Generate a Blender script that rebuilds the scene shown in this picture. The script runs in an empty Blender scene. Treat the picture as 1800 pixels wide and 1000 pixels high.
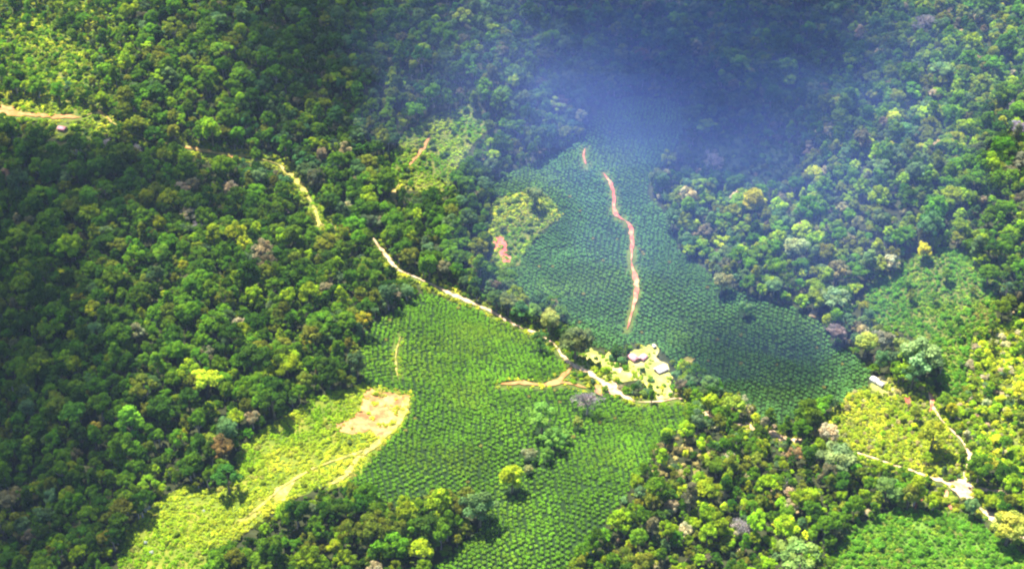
import bpy, math, random
import numpy as np
from mathutils import Vector, Matrix
from mathutils.geometry import delaunay_2d_cdt

random.seed(7)
rng = np.random.default_rng(7)
scene = bpy.context.scene
col = scene.collection

# ------------------------------------------------------------------ camera, sky, sun, exposure
CAM_H = 950.0
PITCH = math.radians(35.0)
HFOV = math.radians(38.0)
cam_d = bpy.data.cameras.new('camera')
cam_d.sensor_fit = 'HORIZONTAL'
cam_d.angle = HFOV
cam_d.clip_start = 1.0
cam_d.clip_end = 30000.0
cam = bpy.data.objects.new('camera', cam_d)
cam.location = (0, 0, CAM_H)
cam.rotation_euler = (math.pi / 2 - PITCH, 0, 0)
col.objects.link(cam)
scene.camera = cam

SUN_EL = math.radians(66)
SUN_AZ = math.radians(-42)            # from +Y towards +X
SUN_DIR = np.array([math.sin(SUN_AZ) * math.cos(SUN_EL), math.cos(SUN_AZ) * math.cos(SUN_EL), math.sin(SUN_EL)])

world = bpy.data.worlds.new('World')
scene.world = world
world.use_nodes = True
wn = world.node_tree.nodes
wl = world.node_tree.links
bg = wn['Background']
sky = wn.new('ShaderNodeTexSky')
sky.sky_type = 'NISHITA'
sky.sun_disc = False
sky.sun_elevation = SUN_EL
sky.sun_rotation = SUN_AZ % (2 * math.pi)
sky.altitude = 300
sky.air_density = 1.2
sky.dust_density = 0.6
sky.ozone_density = 2.0
wl.new(sky.outputs[0], bg.inputs[0])
bg.inputs[1].default_value = 0.058

sun_d = bpy.data.lights.new('sun', 'SUN')
sun_d.energy = 5.0
sun_d.angle = math.radians(0.55)
sun_d.color = (1.0, 0.93, 0.78)
sun = bpy.data.objects.new('sun', sun_d)
sun.rotation_euler = Vector(-SUN_DIR).to_track_quat('-Z', 'Y').to_euler()
sun.location = (0, 1300, 3000)
col.objects.link(sun)

vs = scene.view_settings
vs.view_transform = 'Standard'
vs.look = 'None'
vs.gamma = 1.0
vs.exposure = 1.85
vs.use_curve_mapping = False
cy = scene.cycles
cy.max_bounces = 6
cy.diffuse_bounces = 3
cy.glossy_bounces = 1
cy.transmission_bounces = 2
cy.volume_bounces = 1
cy.transparent_max_bounces = 64
cy.use_denoising = True
cy.filter_width = 2.2
cy.caustics_reflective = False
cy.caustics_refractive = False

# ------------------------------------------------------------------ helpers: noise, terrain, projection
def hash2(ix, iy, s):
    n = (ix.astype(np.int64) * 374761393 + iy.astype(np.int64) * 668265263 + s * 974634541) & 0x7fffffff
    n = ((n ^ (n >> 13)) * 1274126177) & 0x7fffffff
    return ((n ^ (n >> 16)) & 0xffff) / 65535.0

def vnoise(x, y, s=0):
    x = np.asarray(x, float); y = np.asarray(y, float)
    ix = np.floor(x); iy = np.floor(y)
    fx = x - ix; fy = y - iy
    fx = fx * fx * fx * (fx * (fx * 6 - 15) + 10); fy = fy * fy * fy * (fy * (fy * 6 - 15) + 10)
    a = hash2(ix, iy, s); b = hash2(ix + 1, iy, s); c = hash2(ix, iy + 1, s); d = hash2(ix + 1, iy + 1, s)
    return (a + (b - a) * fx) * (1 - fy) + (c + (d - c) * fx) * fy - 0.5

def gau(x, y, cx, cy_, sx, sy, amp, ang=0.0):
    c, s = math.cos(ang), math.sin(ang)
    dx, dy = x - cx, y - cy_
    u = (dx * c + dy * s) / sx; v = (-dx * s + dy * c) / sy
    return amp * np.exp(-0.5 * (u * u + v * v))

def softplus(t):
    return np.log1p(np.exp(np.clip(t, -40, 40))) + np.where(t > 40, t - 40, 0)

def height(x, y):
    x = np.asarray(x, float); y = np.asarray(y, float)
    back = 90 * softplus((y - 1590 - 70 * np.sin(x / 260.0 + 0.8)) / 90.0)
    h = 330 * (1 - np.exp(-0.42 * back / 330))
    h = h + gau(x, y, -430, 1230, 230, 200, 62) + gau(x, y, -620, 1650, 260, 180, 40)
    h = h + gau(x, y, -60, 1150, 120, 90, 17) + gau(x, y, 200, 1000, 130, 95, 24)
    h = h + gau(x, y, -110, 930, 110, 60, 14) + gau(x, y, 560, 1480, 190, 190, 50)
    h = h + gau(x, y, 150, 1480, 90, 150, 16) + gau(x, y, 330, 1640, 60, 160, 22, 0.3) + gau(x, y, -30, 1800, 70, 170, 26)
    h = h - gau(x, y, 130, 1230, 500, 55, 10, -0.55)
    h = h + 24 * vnoise(x / 240, y / 240, 3) + 16 * vnoise(x / 100, y / 100, 5) + 3 * vnoise(x / 38, y / 38, 9)
    return h

TAN = math.tan(HFOV / 2)
CP, SP = math.cos(PITCH), math.sin(PITCH)

def project(P):
    P = np.atleast_2d(P)
    x, y, z = P[:, 0], P[:, 1], P[:, 2] - CAM_H
    d = y * CP - z * SP
    up = y * SP + z * CP
    return 900 + 900 * x / d / TAN, 500 - 900 * up / d / TAN, d

def unproj(px, py, lift=0.0):
    """where the line of sight through a point of the photograph meets the terrain raised by lift"""
    px = np.atleast_1d(np.asarray(px, float)); py = np.atleast_1d(np.asarray(py, float))
    u = (px - 900) / 900 * TAN; v = (500 - py) / 900 * TAN
    dx = u; dy = CP + v * SP; dz = -SP + v * CP
    tt = 700 + 14.0 * np.arange(240)[:, None]
    f = CAM_H + dz * tt - height(dx * tt, dy * tt) - lift
    first = np.argmax(f < 0, axis=0)
    hi = 700 + 14.0 * first; lo = hi - 14.0
    for k in range(20):
        m = (lo + hi) / 2
        f = CAM_H + dz * m - height(dx * m, dy * m) - lift
        hi = np.where(f < 0, m, hi); lo = np.where(f < 0, lo, m)
    t = (lo + hi) / 2
    x, y = dx * t, dy * t
    return np.stack([x, y, height(x, y)], 1)

def inpoly(px, py, poly):
    px = np.asarray(px); py = np.asarray(py)
    res = np.zeros(px.shape, bool)
    n = len(poly)
    for i in range(n):
        x0, y0 = poly[i]; x1, y1 = poly[(i + 1) % n]
        if y0 == y1: continue
        c = ((y0 > py) != (y1 > py)) & (px < (x1 - x0) * (py - y0) / (y1 - y0) + x0)
        res ^= c
    return res

def segdist(px, py, line):
    best = np.full(np.shape(px), 1e9)
    for (x0, y0), (x1, y1) in zip(line[:-1], line[1:]):
        dx, dy = x1 - x0, y1 - y0
        t = np.clip(((px - x0) * dx + (py - y0) * dy) / (dx * dx + dy * dy + 1e-9), 0, 1)
        best = np.minimum(best, np.hypot(px - x0 - t * dx, py - y0 - t * dy))
    return best

# ------------------------------------------------------------------ the land cover, read off the photograph
PALM_UP = [(1060,185),(1110,166),(1180,174),(1215,195),(1200,240),(1180,270),(1152,305),(1136,340),(1162,365),(1182,400),(1195,440),(1235,470),(1280,500),(1330,525),
    (1400,540),(1440,562),(1465,600),(1505,622),(1532,650),(1522,682),(1480,705),(1420,722),(1370,748),(1335,735),(1308,705),(1280,690),(1255,668),(1215,655),
    (1185,640),(1160,612),(1110,603),(1070,614),(1040,608),(1030,592),(1000,580),(990,548),(960,532),(920,520),(890,500),(890,470),(905,450),(940,425),(962,400),
    (988,380),(966,345),(930,334),(880,345),(860,335),(866,318),(920,290),(960,275),(1015,250),(1035,215)]
PALM_LOW = [(760,515),(800,532),(860,550),(900,575),(940,595),(978,618),(994,638),(998,652),(1010,676),(1040,682),(1080,694),(1110,710),(1150,706),(1200,700),(1222,725),(1212,750),
    (1172,760),(1150,790),(1130,830),(1100,870),(1062,920),(1040,960),(1010,985),(980,1005),(960,1090),(700,1090),(760,1000),(790,972),(842,930),(852,895),(820,872),(790,885),
    (740,872),(700,890),(660,880),(622,862),(604,842),(640,805),(682,772),(714,732),(720,692),(660,682),(640,672),(630,640),(635,600),(650,570),(690,545),(730,520)]
PALM_RIGHT = [(1440,1090),(1455,985),(1480,950),(1525,915),(1580,895),(1650,897),(1700,905),(1740,935),(1800,975),(1900,1010),(1900,1090)]
MEADOW = [(180,1090),(205,1000),(226,930),(284,876),(330,852),(370,862),(412,846),(416,796),(446,764),(500,734),(560,698),(640,674),(722,688),(718,726),(668,794),(630,834),(604,856),
    (552,860),(505,886),(456,920),(420,946),(375,972),(350,1010),(340,1090)]
CUT = [(640,690),(652,682),(668,690),(690,688),(704,697),(720,694),(718,712),(704,740),(682,764),(664,772),(650,755),(622,764),(606,760),(588,761),(590,746),(618,737),(634,722),(636,704)]
GLADE = [(706,240),(764,202),(826,186),(858,226),(826,262),(800,300),(776,340),(742,340),(714,330),(686,312),(690,272)]
GLADE2 = [(866,352),(930,336),(964,346),(990,380),(962,398),(932,430),(904,470),(872,474),(852,425)]
GLADE3 = [(-60,165),(40,160),(130,178),(200,200),(185,222),(130,216),(60,214),(-60,208)]
GLADE4 = [(16,50),(60,36),(104,50),(150,96),(172,130),(140,156),(96,150),(60,140),(30,112)]
SCRUB_R = [(1555,480),(1640,432),(1700,440),(1760,490),(1750,560),(1706,592),(1700,650),(1692,704),(1662,694),(1652,640),(1600,590),(1530,560),(1515,520)]
SCRUB_Y = [(1448,730),(1500,690),(1560,660),(1640,676),(1660,720),(1690,770),(1688,830),(1600,822),(1500,790),(1420,765)]
YELLOW_R = [(1704,596),(1760,570),(1900,540),(1900,800),(1790,830),(1716,812),(1690,760),(1664,720),(1680,650)]
BOTTOM_C = [(440,920),(520,870),(620,866),(700,892),(740,876),(820,876),(850,900),(800,965),(740,1090),(340,1090)]
BOTTOM_R = [(1225,735),(1300,760),(1420,780),(1500,800),(1600,830),(1640,880),(1520,915),(1450,1000),(1440,1090),(980,1090),(1060,925),(1135,830),(1170,765)]
TOPLEFT = [(-200,-100),(180,-100),(230,60),(210,190),(120,176),(0,160),(-200,170)]
YARD = [(1008,640),(1022,622),(1042,612),(1062,624),(1070,618),(1086,640),(1104,640),(1108,618),(1130,608),(1150,602),(1160,612),(1154,630),(1172,640),(1182,668),(1178,698),(1160,704),
    (1146,688),(1122,670),(1092,672),(1064,664),(1036,652)]
YARD2 = [(1528,662),(1556,660),(1572,682),(1600,700),(1590,720),(1560,700),(1532,690)]
STRAW = [(1140,790),(1170,768),(1240,770),(1262,800),(1230,840),(1180,850),(1140,830)]
GLADE5 = [(66,214),(150,210),(205,224),(186,248),(110,246),(72,238)]
VERGE = [(300,248),(345,250),(400,256),(438,266),(442,286),(400,286),(350,278),(308,268)]
VERGE2 = [(482,282),(512,284),(540,312),(560,345),(574,380),(566,410),(545,402),(538,370),(518,338),(490,312)]
CLEAR_DARK = [(1250,230),(1330,240),(1390,262),(1400,300),(1350,318),(1290,318),(1230,300),(1215,262)]

ROADS = [  # centre line in the photograph, width in metres, material, label
    ([(655,418),(668,436),(684,456),(700,474),(730,488),(762,502),(800,521),(850,541),(900,568),(945,588),(972,604),(996,634),(1036,657),(1070,681),(1116,706)], 5.2, 'road', 'main'),
    ([(1120,707),(1160,706),(1200,702),(1246,731),(1284,742),(1316,752),(1345,760),(1376,769),(1400,776),(1450,783),(1500,795),(1560,814),(1600,827),(1640,841),(1692,856),(1740,863),(1800,872),(1880,884)], 4.6, 'road', 'valley'),
    ([(1692,856),(1698,832),(1702,802),(1688,772),(1660,745),(1642,720),(1632,690)], 3.8, 'road', 'branch'),
    ([(1692,856),(1703,874),(1722,892),(1740,908),(1775,935),(1810,950)], 5.2, 'road', 'down'),
    ([(1664,862),(1664,876),(1672,896)], 5.0, 'red', 'spur'),
    ([(1625,874),(1613,884),(1608,896)], 3.4, 'red', 'spur2'),
    ([(880,676),(920,673),(950,677),(975,672),(998,655),(1006,640)], 5.0, 'orange', 'side'),
    ([(975,672),(1000,674),(1030,682)], 4.0, 'orange', 'side2'),
    ([(1060,305),(1074,324),(1080,350),(1081,376),(1100,390),(1108,400),(1111,440),(1110,462),(1114,480),(1119,505),(1116,530),(1108,560),(1102,580)], 4.0, 'red', 'redtrack'),
    ([(1028,262),(1026,276),(1030,290)], 3.0, 'red', 'redtop'),
    ([(716,700),(706,735),(682,764),(652,788),(622,815),(604,838),(580,852)], 6.0, 'tan', 'meadowtrack'),
    ([(655,786),(620,800),(575,815),(530,835),(490,862),(470,880),(430,912)], 3.4, 'tan', 'meadowtrack2'),
    ([(704,592),(696,625),(699,662)], 2.6, 'tan', 'palmtrack'),
    ([(-40,196),(10,199),(60,203),(100,206),(140,208)], 7.5, 'orange', 'upleft'),
    ([(172,196),(184,204),(196,216)], 5.5, 'orange', 'upleft2'),
    ([(312,257),(345,263),(380,270),(432,276)], 6.5, 'orange', 'upleft3'),
    ([(492,292),(510,308),(528,324),(545,352),(556,376),(560,400)], 6.5, 'tan', 'upleft4'),
    ([(756,240),(744,262),(728,282),(720,292)], 4.5, 'orange', 'gladetrack'),
    ([(702,322),(692,338),(697,362)], 6.0, 'tan', 'gladetrack2'),
    ([(1632,690),(1640,705),(1634,725)], 4.0, 'red', 'scrubtrack'),
    ([(140,208),(172,200),(196,216),(240,240),(312,257),(345,263),(380,270),(432,276),(470,284),(492,292),(510,308),(528,324),(545,352),(556,376),(566,396),(600,404),(655,418)], 2.4, 'tan', 'upleftall'),
]
SOILS = [  # bare patches
    (CUT, 'cut'),
    ([(870,420),(884,416),(891,428),(890,446),(900,452),(898,463),(884,462),(880,446),(868,436)], 'pink'),
    ([(482,858),(500,852),(522,846),(512,862),(498,880),(484,880)], 'tan'),
    ([(418,914),(440,904),(458,898),(450,908),(430,922)], 'tan'),
    ([(1062,676),(1078,668),(1086,684),(1080,694),(1066,690)], 'road'),
    ([(1044,672),(1060,678),(1058,696),(1046,690)], 'orange'),
    ([(1076,646),(1092,646),(1092,658),(1078,656)], 'road'),
    ([(1200,628),(1212,626),(1222,630),(1214,640),(1202,640)], 'tan'),
    ([(1660,844),(1684,843),(1704,846),(1716,858),(1712,872),(1698,880),(1684,870),(1664,856)], 'road'),
    ([(1732,898),(1748,902),(1752,912),(1738,914)], 'road'),
    ([(1588,690),(1600,694),(1598,712),(1588,708)], 'red'),
    ([(1368,766),(1382,766),(1384,776),(1370,776)], 'road'),
    ([(0,186),(28,188),(26,194),(0,194)], 'orange'),
    ([(1236,722),(1248,724),(1252,738),(1238,734)], 'road'),
    ([(1306,738),(1318,742),(1326,758),(1312,756)], 'road'),
    ([(1354,756),(1366,760),(1366,770),(1354,768)], 'road'),
    ([(1394,770),(1414,772),(1414,782),(1396,780)], 'road'),
    ([(1700,790),(1708,792),(1708,806),(1700,804)], 'road'),
]

# ------------------------------------------------------------------ materials
def new_mat(name):
    m = bpy.data.materials.new(name)
    m.use_nodes = True
    nt = m.node_tree
    for n in list(nt.nodes):
        nt.nodes.remove(n)
    out = nt.nodes.new('ShaderNodeOutputMaterial')
    return m, nt, out

def mat_surface(name, c1, c2, scale=0.15, rough=0.9, c3=None, bump=0.0, detail=6):
    m, nt, out = new_mat(name)
    b = nt.nodes.new('ShaderNodeBsdfPrincipled')
    b.inputs['Roughness'].default_value = rough
    b.inputs['Specular IOR Level'].default_value = 0.15
    geo = nt.nodes.new('ShaderNodeNewGeometry')
    n = nt.nodes.new('ShaderNodeTexNoise')
    n.inputs['Scale'].default_value = scale
    n.inputs['Detail'].default_value = detail
    n.inputs['Roughness'].default_value = 0.65
    nt.links.new(geo.outputs['Position'], n.inputs['Vector'])
    r = nt.nodes.new('ShaderNodeValToRGB')
    r.color_ramp.elements[0].position = 0.36; r.color_ramp.elements[0].color = (*c1, 1)
    r.color_ramp.elements[1].position = 0.64; r.color_ramp.elements[1].color = (*c2, 1)
    if c3:
        e = r.color_ramp.elements.new(0.5); e.color = (*c3, 1)
    nt.links.new(n.outputs['Fac'], r.inputs[0])
    nt.links.new(r.outputs[0], b.inputs['Base Color'])
    if bump:
        bp = nt.nodes.new('ShaderNodeBump')
        bp.inputs['Strength'].default_value = bump
        bp.inputs['Distance'].default_value = 0.6
        nt.links.new(n.outputs['Fac'], bp.inputs['Height'])
        nt.links.new(bp.outputs[0], b.inputs['Normal'])
    nt.links.new(b.outputs[0], out.inputs[0])
    return m

def mat_leaf(name, trans=0.3):
    """leaf colour is each plant's own 'tint', varied a little from clump to clump"""
    m, nt, out = new_mat(name)
    a = nt.nodes.new('ShaderNodeAttribute'); a.attribute_type = 'INSTANCER'; a.attribute_name = 'tint'
    v = nt.nodes.new('ShaderNodeAttribute'); v.attribute_type = 'GEOMETRY'; v.attribute_name = 'leaf_shade'
    mul = nt.nodes.new('ShaderNodeVectorMath'); mul.operation = 'MULTIPLY'
    nt.links.new(a.outputs['Vector'], mul.inputs[0])
    nt.links.new(v.outputs['Vector'], mul.inputs[1])
    d = nt.nodes.new('ShaderNodeBsdfDiffuse')
    t = nt.nodes.new('ShaderNodeBsdfTranslucent')
    mx = nt.nodes.new('ShaderNodeMixShader'); mx.inputs[0].default_value = trans
    nt.links.new(mul.outputs[0], d.inputs[0]); nt.links.new(mul.outputs[0], t.inputs[0])
    nt.links.new(d.outputs[0], mx.inputs[1]); nt.links.new(t.outputs[0], mx.inputs[2])
    nt.links.new(mx.outputs[0], out.inputs[0])
    return m

M = {}
M['leaf'] = mat_leaf('leaf', 0.4)
M['frond'] = mat_leaf('frond', 0.4)
M['bark'] = mat_surface('bark', (0.10, 0.08, 0.06), (0.22, 0.19, 0.15), 0.8)
M['pale_bark'] = mat_surface('pale_bark', (0.26, 0.22, 0.24), (0.40, 0.35, 0.37), 0.8)
M['road'] = mat_surface('road_dirt', (0.26, 0.17, 0.08), (0.60, 0.44, 0.30), 0.16, c3=(0.48, 0.33, 0.21), bump=0.3)
M['red'] = mat_surface('red_laterite', (0.34, 0.075, 0.05), (0.52, 0.33, 0.16), 0.09, c3=(0.40, 0.13, 0.085), bump=0.3)
M['orange'] = mat_surface('orange_clay', (0.28, 0.14, 0.04), (0.42, 0.25, 0.09), 0.09, c3=(0.38, 0.18, 0.07), bump=0.3)
M['tan'] = mat_surface('tan_earth', (0.16, 0.17, 0.025), (0.46, 0.32, 0.12), 0.14, c3=(0.30, 0.25, 0.06), bump=0.3)
M['pink'] = mat_surface('pink_soil', (0.46, 0.07, 0.075), (0.56, 0.20, 0.13), 0.1, bump=0.4)
M['cut'] = mat_surface('cut_soil', (0.26, 0.095, 0.035), (0.52, 0.36, 0.13), 0.11, c3=(0.38, 0.185, 0.07), bump=1.0)
M['meadow'] = mat_surface('meadow_grass', (0.07, 0.12, 0.010), (0.20, 0.19, 0.025), 0.05, c3=(0.12, 0.16, 0.013), bump=0.8, detail=10)
M['glade'] = mat_surface('glade_grass', (0.06, 0.10, 0.016), (0.16, 0.15, 0.03), 0.06, c3=(0.10, 0.12, 0.02), bump=0.8, detail=10)
M['yard'] = mat_surface('yard_grass', (0.18, 0.22, 0.04), (0.48, 0.38, 0.18), 0.06, c3=(0.33, 0.33, 0.08), bump=0.4, detail=10)
M['white_roof'] = mat_surface('white_roof_sheet', (0.52, 0.45, 0.40), (0.80, 0.78, 0.76), 0.35, rough=0.5, c3=(0.74, 0.72, 0.70))
M['pink_roof'] = mat_surface('pink_roof_sheet', (0.50, 0.20, 0.24), (0.66, 0.34, 0.38), 0.4, rough=0.6)
M['timber_wall'] = mat_surface('timber_wall', (0.30, 0.17, 0.09), (0.42, 0.26, 0.15), 1.2)
M['plaster_wall'] = mat_surface('plaster_wall', (0.60, 0.54, 0.46), (0.72, 0.66, 0.58), 0.5)
M['dark_wood'] = mat_surface('dark_wood', (0.05, 0.035, 0.025), (0.09, 0.06, 0.04), 1.2)
M['glass'] = mat_surface('window_glass', (0.02, 0.025, 0.03), (0.04, 0.05, 0.06), 0.5, rough=0.1)

# ground: colour of the cover per vertex, broken up by noise
m, nt, out = new_mat('ground_cover')
b = nt.nodes.new('ShaderNodeBsdfPrincipled'); b.inputs['Roughness'].default_value = 0.95; b.inputs['Specular IOR Level'].default_value = 0.1
a = nt.nodes.new('ShaderNodeAttribute'); a.attribute_name = 'cover'
geo = nt.nodes.new('ShaderNodeNewGeometry')
n = nt.nodes.new('ShaderNodeTexNoise'); n.inputs['Scale'].default_value = 0.12; n.inputs['Detail'].default_value = 8
mr = nt.nodes.new('ShaderNodeMapRange'); mr.inputs[1].default_value = 0.3; mr.inputs[2].default_value = 0.7; mr.inputs[3].default_value = 0.55; mr.inputs[4].default_value = 1.45
vm = nt.nodes.new('ShaderNodeVectorMath'); vm.operation = 'SCALE'
nt.links.new(geo.outputs['Position'], n.inputs['Vector']); nt.links.new(n.outputs['Fac'], mr.inputs[0])
nt.links.new(a.outputs['Vector'], vm.inputs[0]); nt.links.new(mr.outputs[0], vm.inputs['Scale'])
nt.links.new(vm.outputs[0], b.inputs['Base Color']); nt.links.new(b.outputs[0], out.inputs[0])
M['ground'] = m

def mat_volume(name, color, density, aniso=0.0):
    m, nt, out = new_mat(name)
    v = nt.nodes.new('ShaderNodeVolumePrincipled')
    v.inputs['Color'].default_value = (*color, 1)
    v.inputs['Density'].default_value = density
    v.inputs['Anisotropy'].default_value = aniso
    nt.links.new(v.outputs[0], out.inputs['Volume'])
    return m
M['haze'] = mat_volume('haze_air', (0.45, 0.62, 1.0), 0.00002, 0.1)
M['veil'] = mat_volume('veil_air', (0.20, 0.34, 1.0), 0.00044, 0.0)
M['smoke'] = mat_volume('smoke_air', (0.28, 0.40, 1.0), 0.00024, 0.0)
M['dimming_cloud'] = mat_volume('dimming_cloud_vapour', (0.97, 0.97, 1.0), 0.011, 0.3)  # for the unseen clouds added to dim the land below
M['cloud'] = mat_volume('cloud_vapour', (0.97, 0.97, 1.0), 0.0095, 0.3)

# ------------------------------------------------------------------ mesh helpers
def mesh_np(name, V, F, mats, mi=None, smooth=False):
    me = bpy.data.meshes.new(name)
    V = np.asarray(V, np.float32); 
    me.vertices.add(len(V)); me.vertices.foreach_set('co', V.ravel())
    F = np.asarray(F, np.int32)
    k = F.shape[1]
    me.loops.add(F.size); me.loops.foreach_set('vertex_index', F.ravel())
    me.polygons.add(len(F)); me.polygons.foreach_set('loop_start', np.arange(0, F.size, k, dtype=np.int32))
    for mm in mats: me.materials.append(mm)
    if mi is not None: me.polygons.foreach_set('material_index', np.asarray(mi, np.int32))
    if smooth: me.polygons.foreach_set('use_smooth', np.ones(len(F), bool))
    me.update(calc_edges=True); me.validate()
    return me

def add_col(me, name, C):
    a = me.attributes.new(name, 'FLOAT_COLOR', 'POINT')
    A = np.ones((len(C), 4), np.float32); A[:, :3] = C
    a.data.foreach_set('color', A.ravel())

def link(name, me, parent=None, **props):
    o = bpy.data.objects.new(name, me)
    col.objects.link(o)
    if parent is not None: o.parent = parent
    for k, v in props.items(): o[k] = v
    return o

# ------------------------------------------------------------------ ground: one sheet out to the horizon
def axis(lo, hi, fine0, fine1, step):
    mid = list(np.arange(fine0, fine1 + 0.1, step))
    left = []; s = step; x = fine0
    while x > lo:
        s *= 1.35; x -= s; left.append(x)
    right = []; s = step; x = mid[-1]
    while x < hi:
        s *= 1.35; x += s; right.append(x)
    return np.array(left[::-1] + mid + right)

gx = axis(-4500, 4500, -860, 860, 5.0)
gy = axis(-1500, 6500, 800, 2250, 5.0)
GX, GY = np.meshgrid(gx, gy)
GZ = height(GX, GY)
V = np.stack([GX.ravel(), GY.ravel(), GZ.ravel()], 1)
nx, ny = len(gx), len(gy)
ii, jj = np.meshgrid(np.arange(nx - 1), np.arange(ny - 1))
i0 = (jj * nx + ii).ravel()
F = np.stack([i0, i0 + 1, i0 + 1 + nx, i0 + nx], 1)
me = mesh_np('ground', V, F, [M['ground']], smooth=True)
vx, vy, vd = project(V)
front = vd > 50
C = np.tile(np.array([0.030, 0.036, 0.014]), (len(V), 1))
def paint(poly, c):
    k = inpoly(vx, vy, poly) & front
    C[k] = c
paint(TOPLEFT, (0.08, 0.11, 0.03))
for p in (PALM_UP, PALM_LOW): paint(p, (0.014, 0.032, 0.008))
paint(PALM_RIGHT, (0.08, 0.15, 0.02))
for p in (SCRUB_R, SCRUB_Y, YELLOW_R): paint(p, (0.10, 0.12, 0.025))
paint(CLEAR_DARK, (0.05, 0.085, 0.03))
for line, w, mk, _ in ROADS:
    k = (segdist(vx, vy, line) < 9) & front
    C[k] = (0.08, 0.11, 0.02)
add_col(me, 'cover', C)
ground = link('ground', me, kind='structure')
HMIN = float(GZ.min()); HMAX = float(GZ.max())

def fractal_line(P, closed, amp, seg):
    """world outline with more points and an irregular edge"""
    P = np.asarray(P)[:, :2]
    out_ = []
    n = len(P)
    for i in range(n if closed else n - 1):
        a, b_ = P[i], P[(i + 1) % n]
        L = np.hypot(*(b_ - a)); k = max(1, int(L / seg))
        for j in range(k):
            out_.append(a + (b_ - a) * j / k)
    if not closed: out_.append(P[-1])
    out_ = np.array(out_)
    out_[:, 0] += amp * 2 * vnoise(out_[:, 0] / 7, out_[:, 1] / 7, 21)
    out_[:, 1] += amp * 2 * vnoise(out_[:, 0] / 7, out_[:, 1] / 7, 22)
    return out_

def drape(name, poly_px, mat, lift, amp=2.5, step=8.0, **props):
    P = unproj([p[0] for p in poly_px], [p[1] for p in poly_px])
    B = fractal_line(P, True, amp, 4.0)
    lo, hi = B.min(0), B.max(0)
    X, Y = np.meshgrid(np.arange(lo[0], hi[0], step), np.arange(lo[1], hi[1], step))
    k = inpoly(X.ravel(), Y.ravel(), [tuple(q) for q in B])
    I = np.stack([X.ravel()[k], Y.ravel()[k]], 1)
    pts = [Vector(q) for q in B] + [Vector(q) for q in I]
    nb = len(B)
    vo, eo, fo, _, _, _ = delaunay_2d_cdt(pts, [], [list(range(nb))], 1, 1e-3)
    W = np.array([[q.x, q.y] for q in vo])
    Z = height(W[:, 0], W[:, 1]) + lift
    fo = [f for f in fo if len(f) == 3]
    me = mesh_np(name, np.column_stack([W, Z]), fo, [mat], smooth=True)
    return link(name, me, **props)

def road(name, line_px, width, mat, lift, **props):
    P = unproj([p[0] for p in line_px], [p[1] for p in line_px])[:, :2]
    Q = []
    n = len(P)
    for i in range(n - 1):
        p0, p1, p2, p3 = P[max(i - 1, 0)], P[i], P[i + 1], P[min(i + 2, n - 1)]
        k = max(2, int(np.hypot(*(p2 - p1)) / 4))
        for j in range(k):
            t = j / k
            Q.append(0.5 * (2 * p1 + (p2 - p0) * t + (2 * p0 - 5 * p1 + 4 * p2 - p3) * t * t + (3 * p1 - p0 - 3 * p2 + p3) * t ** 3))
    Q.append(P[-1]); Q = np.array(Q)
    wf = None
    if hasattr(width, '__len__'):
        d0 = np.r_[0, np.cumsum(np.hypot(*np.diff(P, axis=0).T))]; d1 = np.r_[0, np.cumsum(np.hypot(*np.diff(Q, axis=0).T))]
        wf = np.interp(d1 / d1[-1] * d0[-1], d0, width[1]); width = width[0]
    T = np.gradient(Q, axis=0); T /= np.linalg.norm(T, axis=1)[:, None] + 1e-9
    N = np.stack([-T[:, 1], T[:, 0]], 1)
    V, F = [], []
    m = len(Q)
    for i in range(m):
        wl_ = width * (0.5 + 0.75 * float(vnoise(i * 0.8, 3.3, 31))); wr_ = width * (0.5 + 0.75 * float(vnoise(i * 0.8, 9.3, 32)))
        taper = min(1, 0.3 + i / 4, 0.3 + (m - 1 - i) / 4) * (wf[i] if wf is not None else 1.0)
        for s in (-1, -0.4, 0.4, 1):
            o = (wl_ if s < 0 else wr_) * s * taper
            q = Q[i] + N[i] * o
            V.append((q[0], q[1], 0))
    V = np.array(V); V[:, 2] = height(V[:, 0], V[:, 1]) + lift + np.tile([-0.05, 0.0, 0.0, -0.05], m)
    for i in range(m - 1):
        for j in range(3):
            a_ = i * 4 + j
            F.append((a_, a_ + 1, a_ + 5, a_ + 4))
    me = mesh_np(name, V, F, [mat], smooth=True)
    return link(name, me, **props)

drape('meadow', MEADOW, M['meadow'], 0.30, amp=4, kind='structure')
for p in (GLADE, GLADE2, GLADE3, GLADE4, GLADE5, VERGE, VERGE2): drape('glade', p, M['glade'], 0.30, amp=4, kind='structure')
for p in (YARD, YARD2): drape('farmyard', p, M['yard'], 0.30, amp=3, step=5, kind='structure')
for p, mk in SOILS: drape('bare_soil', p, M[mk], 0.60, amp=2.0, step=5, kind='structure')
WVAR = {'main': [.5, .8, 1.2, .8, .4, .5, 1.1, .9, 1.0, .7, .5, .9, 1.2, 1.4, .9],
    'valley': [.3, .5, .6, .8, .3, 1.1, .3, 1.2, .6, .3, .4, .5, .7, 1.0, 1.3, .9, .9, .8],
    'branch': [1.3, 1.0, .9, .5, .4, .8, .6], 'down': [1.2, .9, .3, 1.3, .4, .7],
    'side': [1.0, 1.2, .5, 1.6, .7, .4], 'redtrack': [.5, 1, .8, 1.3, .15, 1.2, .8, .12, 1.0, 1.3, .8, .4, .5],
    'meadowtrack': [1.4, 1, .8, 1, .8, .9, .6], 'meadowtrack2': [.8, .9, .6, .9, .5, .9, .5], 'palmtrack': [.5, .5, .9],
    'upleftall': [.5, .9, .6, .3, .9, .5, 1, .8, .4, .6, 1, .8, .4, 1, .6, .3, .7], 'upleft': [1, 1.1, .9, 1.0, .4], 'upleft3': [.7, .6, .5, 1.2], 'upleft4': [.7, 1.2, 1.3, .4, .5, .7]}
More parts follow.
